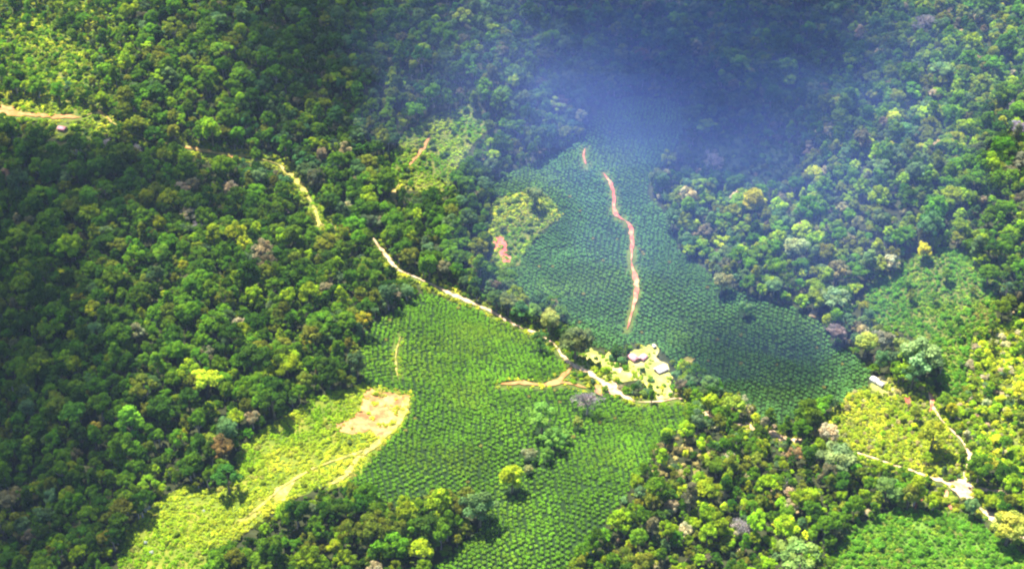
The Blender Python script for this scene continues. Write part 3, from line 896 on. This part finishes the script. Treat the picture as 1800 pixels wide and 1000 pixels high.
area = visible_area(cpx, cpy, rp, cd)
inside = (cpx > rp * .5) & (cpx < 1800 - rp * .5) & (cpy > rp * .5) & (cpy < 1000 - rp * .5)
order = np.argsort(-(area * inside))
single = np.zeros(n, bool); single[order[:300]] = True
SHAPE = ['round'] * 10 + ['flat-topped'] * 3 + ['pointed'] * 3 + ['loose'] * 2
LAND = [(900, 840, 'lone bright yellow tree'), (1033, 708, 'bare grey tree'), (660, 715, 'bare soil cut'), (228, 748, 'pointed bright green tree'), (165, 752, 'small mustard-coloured tree'),
    (262, 852, 'lime tree by the clearing'), (400, 842, 'tree jutting into the clearing'), (468, 972, 'pinkish white crown'), (366, 347, 'small yellow tree'), (345, 404, 'pale dead tree'),
    (110, 228, 'lone pink-roofed house'), (390, 92, 'lime tree at upper left'), (744, 95, 'lime tree near the top'), (880, 440, 'red soil patch'), (680, 450, 'upper end of the road'),
    (1326, 357, 'bright yellow tree'), (1624, 442, 'vivid yellow flowering tree'), (1622, 632, 'large round pale tree'), (1541, 671, 'white huts'), (1162, 648, 'white-roofed farmhouse'),
    (1692, 856, 'crossroads'), (1775, 928, 'big yellow-olive corner tree'), (1400, 985, 'very wide light green tree'), (1300, 926, 'grey dead tree'), (1398, 800, 'rust brown tree'),
    (1626, 42, 'tall dead tree'), (1714, 106, 'pinkish beige crown'), (1400, 440, 'pale green tree'), (0, 1000, 'bottom left corner'), (0, 500, 'left edge'), (1080, 340, 'red track'),
    (300, 600, 'middle of the left forest'), (420, 575, 'brownish grey round tree'), (238, 586, 'greyish green tree'), (620, 960, 'bottom grove'), (560, 380, 'yellowish track'), (1200, 800, 'pale straw scrub'),
    (760, 270, 'upper glade'), (1033, 1000, 'bottom edge'), (560, 150, 'dark gully at the top'), (90, 400, 'shaded slope'), (1800, 400, 'right edge'), (1000, 40, 'top edge'), (240, 264, 'small pale leafless tree'), (953, 736, 'broad round tree in the field'), (930, 800, 'small greyish tree'), (800, 880, 'top of the bottom grove'), (1130, 830, 'right-hand wood edge'),
    (940, 676, 'orange side track'), (700, 625, 'faint field track'), (1116, 706, 'road bend')]
def beside(px, py):
    j = min(range(len(LAND)), key=lambda q_: math.hypot(px - LAND[q_][0], (py - LAND[q_][1]) * 1.2))
    dx, dy = px - LAND[j][0], py - LAND[j][1]
    dist = math.hypot(dx, dy)
    a8 = int(((math.degrees(math.atan2(-dy, dx)) + 22.5) % 360) // 45)
    w = ['right of', 'up right of', 'above', 'up left of', 'left of', 'down left of', 'below', 'down right of'][a8]
    return '%s %s the %s' % ('just' if dist < 45 else ('some way' if dist < 95 else 'well'), w, LAND[j][2])
for i in np.nonzero(single)[0]:
    size = 'large' if rp[i] > 17 else 'mid-sized'
    label = '%s %s %s tree %s' % (size, PNAME[tidx[i]], SHAPE[sp[i]], beside(cpx[i], cpy[i]))
    tree_object('forest_tree', (X[i], Y[i], Z[i]), rz[i], (r[i], r[i], r[i] * zf[i]), int(sp[i]), T[i], sp[i] % 3 == 0, label=label, category='tree', group='trees of the forest canopy')

def scatter(name, forms, P, rot, scl, vid, tint, **props):
    """one object that repeats the plant forms over its points"""
    lib = bpy.data.collections.new(name + '_forms')
    for k, f in enumerate(forms):
        o = bpy.data.objects.new('%s_form_%02d' % (name, k), f)
        lib.objects.link(o)
    me = bpy.data.meshes.new(name)
    me.vertices.add(len(P)); me.vertices.foreach_set('co', np.asarray(P, np.float32).ravel())
    def attr(nm, typ, key, D):
        a_ = me.attributes.new(nm, typ, 'POINT'); a_.data.foreach_set(key, np.ascontiguousarray(D).ravel())
    attr('rot', 'FLOAT_VECTOR', 'vector', np.stack([np.zeros(len(P)), np.zeros(len(P)), rot], 1).astype(np.float32))
    attr('scl', 'FLOAT_VECTOR', 'vector', np.asarray(scl, np.float32))
    attr('vid', 'INT', 'value', np.asarray(vid, np.int32))
    attr('tint', 'FLOAT_VECTOR', 'vector', np.asarray(tint, np.float32))
    o = link(name, me, **props)
    ng = bpy.data.node_groups.new(name + '_nodes', 'GeometryNodeTree')
    ng.interface.new_socket('Geometry', in_out='INPUT', socket_type='NodeSocketGeometry')
    ng.interface.new_socket('Geometry', in_out='OUTPUT', socket_type='NodeSocketGeometry')
    N, L = ng.nodes, ng.links
    gi, go = N.new('NodeGroupInput'), N.new('NodeGroupOutput')
    ci = N.new('GeometryNodeCollectionInfo'); ci.inputs['Collection'].default_value = lib
    ci.inputs['Separate Children'].default_value = True; ci.inputs['Reset Children'].default_value = True
    ip = N.new('GeometryNodeInstanceOnPoints'); ip.inputs['Pick Instance'].default_value = True
    def na(nm, typ):
        q = N.new('GeometryNodeInputNamedAttribute'); q.data_type = typ; q.inputs['Name'].default_value = nm
        return next(s for s in q.outputs if s.enabled and s.name == 'Attribute')
    e2r = N.new('FunctionNodeEulerToRotation')
    L.new(na('rot', 'FLOAT_VECTOR'), e2r.inputs[0])
    mp = N.new('GeometryNodeMeshToPoints')
    L.new(gi.outputs[0], mp.inputs[0]); L.new(mp.outputs[0], ip.inputs['Points'])
    L.new(ci.outputs[0], ip.inputs['Instance']); L.new(na('vid', 'INT'), ip.inputs['Instance Index'])
    L.new(e2r.outputs[0], ip.inputs['Rotation']); L.new(na('scl', 'FLOAT_VECTOR'), ip.inputs['Scale'])
    L.new(ip.outputs[0], go.inputs[0])
    md = o.modifiers.new('plants', 'NODES'); md.node_group = ng
    return o

q = ~single
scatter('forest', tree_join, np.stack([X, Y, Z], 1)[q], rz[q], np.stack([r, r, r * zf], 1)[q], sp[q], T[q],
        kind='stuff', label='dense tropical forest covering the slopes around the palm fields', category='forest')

# oil palms, planted in rows
PX, PY = [], []
for poly, spc, ang, sd in ((PALM_UP, 5.0, 0.35, 2), (PALM_LOW, 5.15, 0.6, 3), (PALM_RIGHT, 5.6, 0.2, 4)):
    x, y = hexgrid(spc, 1.0, ang, sd)
    x = x + 16 * vnoise(x / 80, y / 80, 41) + 3 * vnoise(x / 19, y / 19, 43); y = y + 16 * vnoise(x / 80, y / 80, 42) + 3 * vnoise(x / 19, y / 19, 44)
    z = height(x, y)
    a_, b_, d_ = project(np.stack([x, y, z + 2.8], 1))
    k = inpoly(a_, b_, poly)
    for line, w, mk, _k in ROADS:
        k &= segdist(a_, b_, line) > w / 2 / 0.62 + (1.5 if _k == 'palmtrack' else 3.0)
    for p, mk in SOILS: k &= ~inpoly(a_, b_, p)
    for hx, hy, hr in HP: k &= np.hypot(x - hx, y - hy) > hr * 0.55
    for hx, hy, hr in HOUSES_PX: k &= np.hypot(a_ - hx, b_ - hy) > hr
    k &= rng.random(len(x)) > (0.02 if poly is not PALM_RIGHT else 0.35)
    PX.append(x[k]); PY.append(y[k])
npal = [len(q_) for q_ in PX]
PX = np.concatenate(PX); PY = np.concatenate(PY); PZ = height(PX, PY)
which = np.repeat(np.arange(3), npal)
n = len(PX)
ps = rng.uniform(2.1, 2.9, n)
ppx, ppy, pd = project(np.stack([PX, PY, PZ + 0.8 * ps], 1))
base = np.where((which == 0)[:, None], np.array([[0.110, 0.270, 0.065]]), np.array([[0.130, 0.300, 0.016]]))
base = np.where((which == 2)[:, None], np.array([[0.11, 0.29, 0.012]]), base)
yel = np.clip(vnoise(PX / 45, PY / 45, 51) * 2.2 + rng.normal(0, 0.28, n), 0, 1)[:, None]
yel = yel * np.where(which == 0, 0.3, 0.55)[:, None]
PT = base * (1 - yel) + np.array([[0.20, 0.30, 0.02]]) * yel
odd = rng.random(n) < 0.005
PT[odd] = (0.26, 0.24, 0.05)
PT = PT * rng.uniform(0.78, 1.22, (n, 1)) * (1 + 0.5 * vnoise(PX / 28, PY / 28, 52))[:, None]
pv = rng.integers(0, 4, n); pr = rng.uniform(0, 6.283, n)
prp = ps * 900 / TAN / pd
inside = (ppx > 15) & (ppx < 1785) & (ppy > 10) & (ppy < 985)
# those hidden behind trees are left to the mass
hid = np.zeros(n, bool)
for i in range(len(cpx)):
    if cpy[i] < 500: continue
    hid |= (np.abs(ppx - cpx[i]) < rp[i]) & (np.abs(ppy - cpy[i]) < rp[i]) & (pd > cd[i])
order = np.argsort(-(prp * inside * ~hid * (which != 2)))
single = np.zeros(n, bool); single[order[:300]] = True
pq = np.quantile(PT[single][:, 1], [0.33, 0.67])
PNM = {0: 'green', 1: 'yellowish green', 2: 'straw-yellow'}
for i in np.nonzero(single)[0]:
    c = 2 if odd[i] else (1 if yel[i, 0] > 0.45 else 0)
    tone = 'light ' if PT[i, 1] > pq[1] else 'deep ' if PT[i, 1] < pq[0] else ''
    label = '%s%s oil palm %s' % (tone if c < 2 else '', PNM[c], beside(ppx[i], ppy[i]))
    t = empty('oil_palm', (PX[i], PY[i], PZ[i]), pr[i], ps[i], label=label, category='palm', group='oil palms of the lower field')
    c_ = link('crown', palm_crown_me[pv[i]], t); c_['tint'] = [float(v_) for v_ in PT[i]]
    link('trunk', palm_trunk_me[pv[i]], t)
q = ~single
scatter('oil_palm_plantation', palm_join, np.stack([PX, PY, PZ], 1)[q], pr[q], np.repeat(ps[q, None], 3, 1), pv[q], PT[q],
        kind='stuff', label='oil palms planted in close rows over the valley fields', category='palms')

# shrubs and saplings: scrub areas, forest floor edges, road sides
X, Y = hexgrid(5.2, 2.4, 0.5, 6)
Z = height(X, Y)
a_, b_, d_ = project(np.stack([X, Y, Z + 1.2], 1))
n = len(X)
dens = np.zeros(n)
for p, dd in ((TOPLEFT, 0.75), (SCRUB_R, 0.95), (SCRUB_Y, 0.8), (YELLOW_R, 0.7), (PALM_RIGHT, 0.45), (STRAW, 0.6), (CLEAR_DARK, 0.7), (GLADE, 0.2), (GLADE2, 0.55), (GLADE3, 0.3), (GLADE4, 0.2), (GLADE5, 0.5), (MEADOW, 0.10), (YARD, 0.16), (YARD2, 0.3)):
    dens = np.maximum(dens, inpoly(a_, b_, p) * dd)
near = np.full(n, 1e9)
for line, w, mk, _k in ROADS: near = np.minimum(near, segdist(a_, b_, line) - w / 2 / 0.62)
palmy = inpoly(a_, b_, PALM_UP) | inpoly(a_, b_, PALM_LOW)
dens = np.where((near < 16) & ~palmy & ~inpoly(a_, b_, MEADOW), np.maximum(dens, 0.75), dens)
edge = ~palmy & (dens == 0)
dens = np.where(edge, 0.30, dens)
keep = (rng.random(n) < dens) & (near > 0.8)
for p, mk in SOILS: keep &= ~inpoly(a_, b_, p)
for hx, hy, hr in HOUSES_PX: keep &= np.hypot(a_ - hx, b_ - hy) > hr + 2
keep &= np.hypot((a_ - 1688) / 1.7, b_ - 857) > 15
X, Y, Z, a_, b_, near = [v_[keep] for v_ in (X, Y, Z, a_, b_, near)]
n = len(X)
br = np.clip(rng.lognormal(math.log(2.4), 0.35, n), 1.2, 5.0)
br = np.where(inpoly(a_, b_, YELLOW_R), br * 1.25, np.where(inpoly(a_, b_, SCRUB_Y), br * 0.85, br))
br = np.where(inpoly(a_, b_, MEADOW) | inpoly(a_, b_, SCRUB_R), br * 0.75, br)
reg = region(a_, b_)
T, _i = tints(a_, b_, X, Y, reg)
yel = ((near < 12) & (rng.random(n) < 0.6)) | inpoly(a_, b_, MEADOW) | inpoly(a_, b_, SCRUB_Y)
w_ = np.where(yel, rng.uniform(0.2, 0.9, n), 0.0)[:, None]
T = T * (1 - w_) + np.array([[0.36, 0.42, 0.03]]) * w_
pale_ = (inpoly(a_, b_, STRAW) & (rng.random(n) < 0.6)) | (inpoly(a_, b_, SCRUB_Y) & (rng.random(n) < 0.16))
T[pale_] = np.array([0.42, 0.36, 0.13]) * rng.uniform(0.5, 1.25, (pale_.sum(), 1))
g2 = inpoly(a_, b_, GLADE2)
T[g2] = T[g2] * 0.5 + np.array([0.15, 0.21, 0.02]) * rng.uniform(0.5, 1.2, (g2.sum(), 1))
sr = inpoly(a_, b_, SCRUB_R) | inpoly(a_, b_, PALM_RIGHT)
T[sr] = np.array([0.11, 0.27, 0.02]) * rng.uniform(0.7, 1.5, (sr.sum(), 1))
fleck = inpoly(a_, b_, [(220,900),(330,870),(400,880),(330,960),(230,990)]) & (rng.random(n) < 0.22)
T[fleck] = (0.55, 0.58, 0.48)
bv = rng.integers(0, 4, n)
scatter('undergrowth', bush_me, np.stack([X, Y, Z], 1), rng.uniform(0, 6.283, n), np.stack([br, br, br * rng.uniform(0.7, 1.3, n)], 1), bv, T,
        kind='stuff', label='shrubs and saplings between the trees, along tracks and over the scrub', category='shrubs')

# grass tufts on the clearings and between palms
X, Y = hexgrid(2.6, 1.3, 0.9, 8)
Z = height(X, Y)
a_, b_, d_ = project(np.stack([X, Y, Z], 1))
dens = np.zeros(len(X))
for p, dd in ((MEADOW, 0.95), (GLADE, 0.8), (GLADE2, 0.8), (GLADE3, 0.6), (GLADE4, 0.8), (GLADE5, 0.8), (VERGE, 0.9), (VERGE2, 0.9), (YARD, 0.2), (YARD2, 0.2), (SCRUB_R, 0.9), (SCRUB_Y, 0.9), (YELLOW_R, 0.5), (PALM_RIGHT, 0.7), (TOPLEFT, 0.5)):
    dens = np.maximum(dens, inpoly(a_, b_, p) * dd)
near = np.full(len(X), 1e9)
for line, w, mk, _k in ROADS: near = np.minimum(near, segdist(a_, b_, line) - w / 2 / 0.62)
dens = np.where((near < 6) & ~inpoly(a_, b_, PALM_UP), np.maximum(dens, 0.4), dens)
dens *= np.clip(0.9 + 1.4 * vnoise(X / 14, Y / 14, 71), 0.25, 1)
keep = (rng.random(len(X)) < dens) & ((near > 0.1) | (vnoise(X / 6, Y / 6, 78) > 0.27))
for p, mk in SOILS: keep &= ~(inpoly(a_, b_, p) & (vnoise(X / 7, Y / 7, 77) < 0.15))
for hx, hy, hr in HOUSES_PX: keep &= np.hypot(a_ - hx, b_ - hy) > hr
X, Y, Z, a_, b_ = [v_[keep] for v_ in (X, Y, Z, a_, b_)]
n = len(X)
g = np.clip(vnoise(X / 30, Y / 30, 72) * 1.6 + 0.5 + rng.normal(0, 0.2, n), 0, 1)[:, None]
near = near[keep]
md = inpoly(a_, b_, MEADOW)
g[md] = np.clip(g[md] * 0.55 + 0.55 * np.clip(1 - near[md] / 70, 0, 1)[:, None], 0, 1)
T = (np.array([[0.20, 0.36, 0.010]]) * (1 - g) + np.array([[0.54, 0.55, 0.04]]) * g) * rng.uniform(0.75, 1.3, (n, 1))
gl = inpoly(a_, b_, GLADE) | (inpoly(a_, b_, GLADE2) & (rng.random(n) < 0.6))
T[gl] = T[gl] * np.array([0.72, 0.90, 0.9])
gr = inpoly(a_, b_, SCRUB_R) | inpoly(a_, b_, PALM_RIGHT)
pn = np.clip(0.5 + 1.5 * vnoise(X / 22, Y / 22, 81) + rng.normal(0, 0.15, n), 0, 1)[:, None]
T[gr] = (np.array([[0.10, 0.26, 0.018]]) * (1 - pn) + np.array([[0.24, 0.36, 0.03]]) * pn)[gr] * rng.uniform(0.65, 1.4, (gr.sum(), 1))
dry = (vnoise(X / 9, Y / 9, 82) > 0.36) & (md | inpoly(a_, b_, SCRUB_Y) | gr)
T[dry] = T[dry] * 0.5 + np.array([0.17, 0.13, 0.05])
s_ = np.clip(rng.lognormal(math.log(1.6), 0.4, n), 0.8, 3.6)
scatter('grass', tuft_me, np.stack([X, Y, Z + 0.25], 1), rng.uniform(0, 6.283, n), np.repeat(s_[:, None], 3, 1), rng.integers(0, 4, n), T,
        kind='stuff', label='tall yellow-green grass over the clearings', category='grass')

# ------------------------------------------------------------------ houses
def box(x0, x1, y0, y1, z0, z1):
    V = np.array([(x, y, z) for z in (z0, z1) for y in (y0, y1) for x in (x0, x1)], float)
    F = np.array([(0, 2, 3, 1), (4, 5, 7, 6), (0, 1, 5, 4), (2, 6, 7, 3), (0, 4, 6, 2), (1, 3, 7, 5)])
    return V, F

def prism(profile, y0, y1):
    n_ = len(profile)
    V = np.array([(x, y0, z) for x, z in profile] + [(x, y1, z) for x, z in profile])
    return V, n_

def part(name, geo_, mat, parent, **props):
    V, F = geo_
    return link(name, mesh_np(name, V, F, [mat]), parent, **props)

def roof_slope(x0, z0, x1, z1, y0, y1, th=0.12):
    V = np.array([(x0, y0, z0), (x1, y0, z1), (x1, y1, z1), (x0, y1, z0), (x0, y0, z0 + th), (x1, y0, z1 + th), (x1, y1, z1 + th), (x0, y1, z0 + th)])
    F = np.array([(3, 2, 1, 0), (4, 5, 6, 7), (0, 1, 5, 4), (1, 2, 6, 5), (2, 3, 7, 6), (3, 0, 4, 7)])
    return V, F

def ribs(x0, z0, x1, z1, y0, y1, k):
    out_ = []
    for i in range(k):
        y = y0 + (y1 - y0) * (i + 0.5) / k
        out_.append(roof_slope(x0, z0 + 0.12, x1, z1 + 0.12, y - 0.06, y + 0.06, 0.07))
    return merge(out_)

def house(px, py, w, l, wall_h, rise, rz, roofs, wallm, label, name='house', over=0.7, porch=0.0):
    G = unproj(px, py)[0]
    t = empty(name, (G[0], G[1], G[2] + 0.2), rz, label=label, category=name.split('_')[-1])
    hw, hl = w / 2, l / 2
    # walls with gables
    V = np.array([(-hw, -hl, -2.5), (hw, -hl, -2.5), (hw, -hl, wall_h), (0, -hl, wall_h + rise - 0.05), (-hw, -hl, wall_h),
                  (-hw, hl, -2.5), (hw, hl, -2.5), (hw, hl, wall_h), (0, hl, wall_h + rise - 0.05), (-hw, hl, wall_h)])
    me_ = bpy.data.meshes.new('wall')
    me_.from_pydata(V.tolist(), [], [(0, 1, 2, 3, 4), (9, 8, 7, 6, 5), (1, 6, 7, 2), (5, 0, 4, 9), (2, 7, 8, 3), (4, 3, 8, 9)])
    me_.materials.append(wallm)
    link('wall', me_, t)
    slope = rise / hw
    for s, mt in ((-1, roofs[0]), (1, roofs[1])):
        e = (s * (hw + over), wall_h - slope * over + 0.1)
        rf = part('roof', roof_slope(e[0], e[1], 0, wall_h + rise + 0.1, -hl - over, hl + over), mt, t)
        part('roof_rib', ribs(e[0], e[1], 0, wall_h + rise + 0.1, -hl - over, hl + over, 9), mt, rf, kind='stuff')
    part('ridge_cap', box(-0.25, 0.25, -hl - over, hl + over, wall_h + rise + 0.23, wall_h + rise + 0.36), roofs[1], t)
    d = part('door', box(-hw * 0.1 - 0.5, -hw * 0.1 + 0.5, -hl - 0.06, -hl - 0.003, 0, 2.0), M['dark_wood'], t)
    for wx in (-hw * 0.6, hw * 0.5):
        wd = part('window', box(wx - 0.55, wx + 0.55, -hl - 0.05, -hl - 0.003, 0.9, 2.0), M['plaster_wall'], t)
        part('pane', box(wx - 0.42, wx + 0.42, -hl - 0.07, -hl - 0.052, 1.02, 1.88), M['glass'], wd)
    for wy in (-hl * 0.5, hl * 0.4):
        wd = part('window', box(hw + 0.003, hw + 0.05, wy - 0.55, wy + 0.55, 0.9, 2.0), M['plaster_wall'], t)
        part('pane', box(hw + 0.052, hw + 0.07, wy - 0.42, wy + 0.42, 1.02, 1.88), M['glass'], wd)
    if porch:
        pr_ = part('porch_roof', roof_slope(-hw - over - porch, wall_h - slope * over - 0.9, -hw - over + 0.2, wall_h - slope * over - 0.1, -hl * 0.8, hl * 0.8), roofs[0], t)
        for y in (-hl * 0.75, 0, hl * 0.75):
            part('post', box(-hw - over - porch + 0.1, -hw - over - porch + 0.25, y - 0.08, y + 0.08, -2, wall_h - slope * over - 0.9), M['dark_wood'], t)
    return t

W, P_ = M['white_roof'], M['pink_roof']
house(1162, 652, 8.4, 12.0, 3.0, 1.6, math.radians(-58), (W, W), M['timber_wall'], 'farmhouse with a white sheet roof at the right of the yard', over=0.9)
house(1114, 632, 7.5, 9.5, 3.0, 2.0, math.radians(35), (P_, P_), M['timber_wall'], 'house with a pinkish red roof at the top of the yard', over=0.7)
house(1130, 631, 6.0, 8.0, 2.6, 1.5, math.radians(-38), (W, P_), M['timber_wall'], 'small house with a whitish roof touching the pinkish red one', over=0.6)
house(1150, 611, 3.2, 4.0, 2.2, 0.8, math.radians(20), (W, W), M['timber_wall'], 'tiny pale shed at the upper tip of the yard', name='shed', over=0.3)
house(1537, 670, 6.5, 7.0, 2.8, 1.2, math.radians(40), (W, W), M['plaster_wall'], 'white-roofed hut at the right tip of the palm field, the larger of two', name='hut', over=0.5)
house(1547, 677, 4.8, 7.5, 2.6, 1.0, math.radians(40), (W, W), M['plaster_wall'], 'white-roofed hut at the right tip of the palm field, the narrower of two', name='hut', over=0.4)
house(110, 229, 7.0, 9.0, 2.8, 1.8, math.radians(70), (P_, P_), M['timber_wall'], 'lone pink-roofed house below the orange track at upper left', over=0.7)

# ------------------------------------------------------------------ air: haze over everything, a veil of smoke, clouds above, some only added to darken the left
def ico(name, mat, loc, rad, seed, rough=0.16, rz=0.0, **props):
    import bmesh
    bm = bmesh.new(); bmesh.ops.create_icosphere(bm, subdivisions=4, radius=1.0)
    rr = random.Random(seed); ox, oy, oz = [rr.uniform(-50, 50) for _ in range(3)]
    from mathutils import noise
    for v in bm.verts:
        v.co *= 1 + rough * noise.fractal(v.co * 1.6 + Vector((ox, oy, oz)), 0.8, 2.0, 4)
    me_ = bpy.data.meshes.new(name); bm.to_mesh(me_); bm.free(); me_.materials.append(mat)
    o = link(name, me_, **props)
    o.location = loc; o.scale = rad; o.rotation_euler = (0, 0, rz)
    return o

x0, x1, y0, y1 = gx[0] - 60, gx[-1] + 60, gy[0] - 60, gy[-1] + 60
V, F = box(x0, x1, y0, y1, HMIN - 1.0, CAM_H + 25)
link('haze', mesh_np('haze', V, F, [M['haze']]), kind='stuff', label='pale blue haze filling the valley air', category='haze')

CLOUDS = [  # where the shadow falls in the photograph (px, py), half width and half depth in metres, half height, cloud base
    (1250, 130, 230, 180, 70, 2000), (1040, 60, 110, 110, 40, 2060), (1440, 70, 170, 130, 60, 1960),
    (1320, 640, 85, 62, 65, 1950), (1130, 190, 130, 80, 60, 2010), (1340, 255, 140, 90, 75, 1990),
    (160, 330, 200, 95, 80, 1900), (575, 90, 80, 130, 50, 1980),
]
DIMMING_CLOUDS = [(-10, 820, 150, 280, 60, 1850), (-40, 560, 140, 230, 60, 1880), (600, 60, 200, 180, 40, 2150)]  # unseen; the left-hand ones are added only to darken the left edge
for px, py, z_, rad, mk in ((985, 140, 30, (290, 270, 110), 'smoke'), (1290, 400, 40, (330, 300, 110), 'veil'), (1260, 140, 30, (460, 300, 130), 'veil')):
    G = unproj(px, py)[0]
    for f_ in (1.0, 0.62):      # thicker towards the middle
        ico('mist', M[mk], (G[0], G[1], G[2] + z_), [q_ * f_ for q_ in rad], 90 + px, 0.25, kind='stuff', label='thin blue mist hanging over the slope', category='mist')
for k, (px, py, rx, ry, rzz, base_) in enumerate(CLOUDS + DIMMING_CLOUDS):
    G = unproj(px, py)[0]
    t_ = (base_ - G[2]) / SUN_DIR[2]
    L_ = G + SUN_DIR * t_
    ico('cloud', M['cloud'] if k < len(CLOUDS) else M['dimming_cloud'], L_, (rx, ry, rzz), 40 + k, 0.25, kind='structure')  # the last in the list are unseen clouds added for their shade
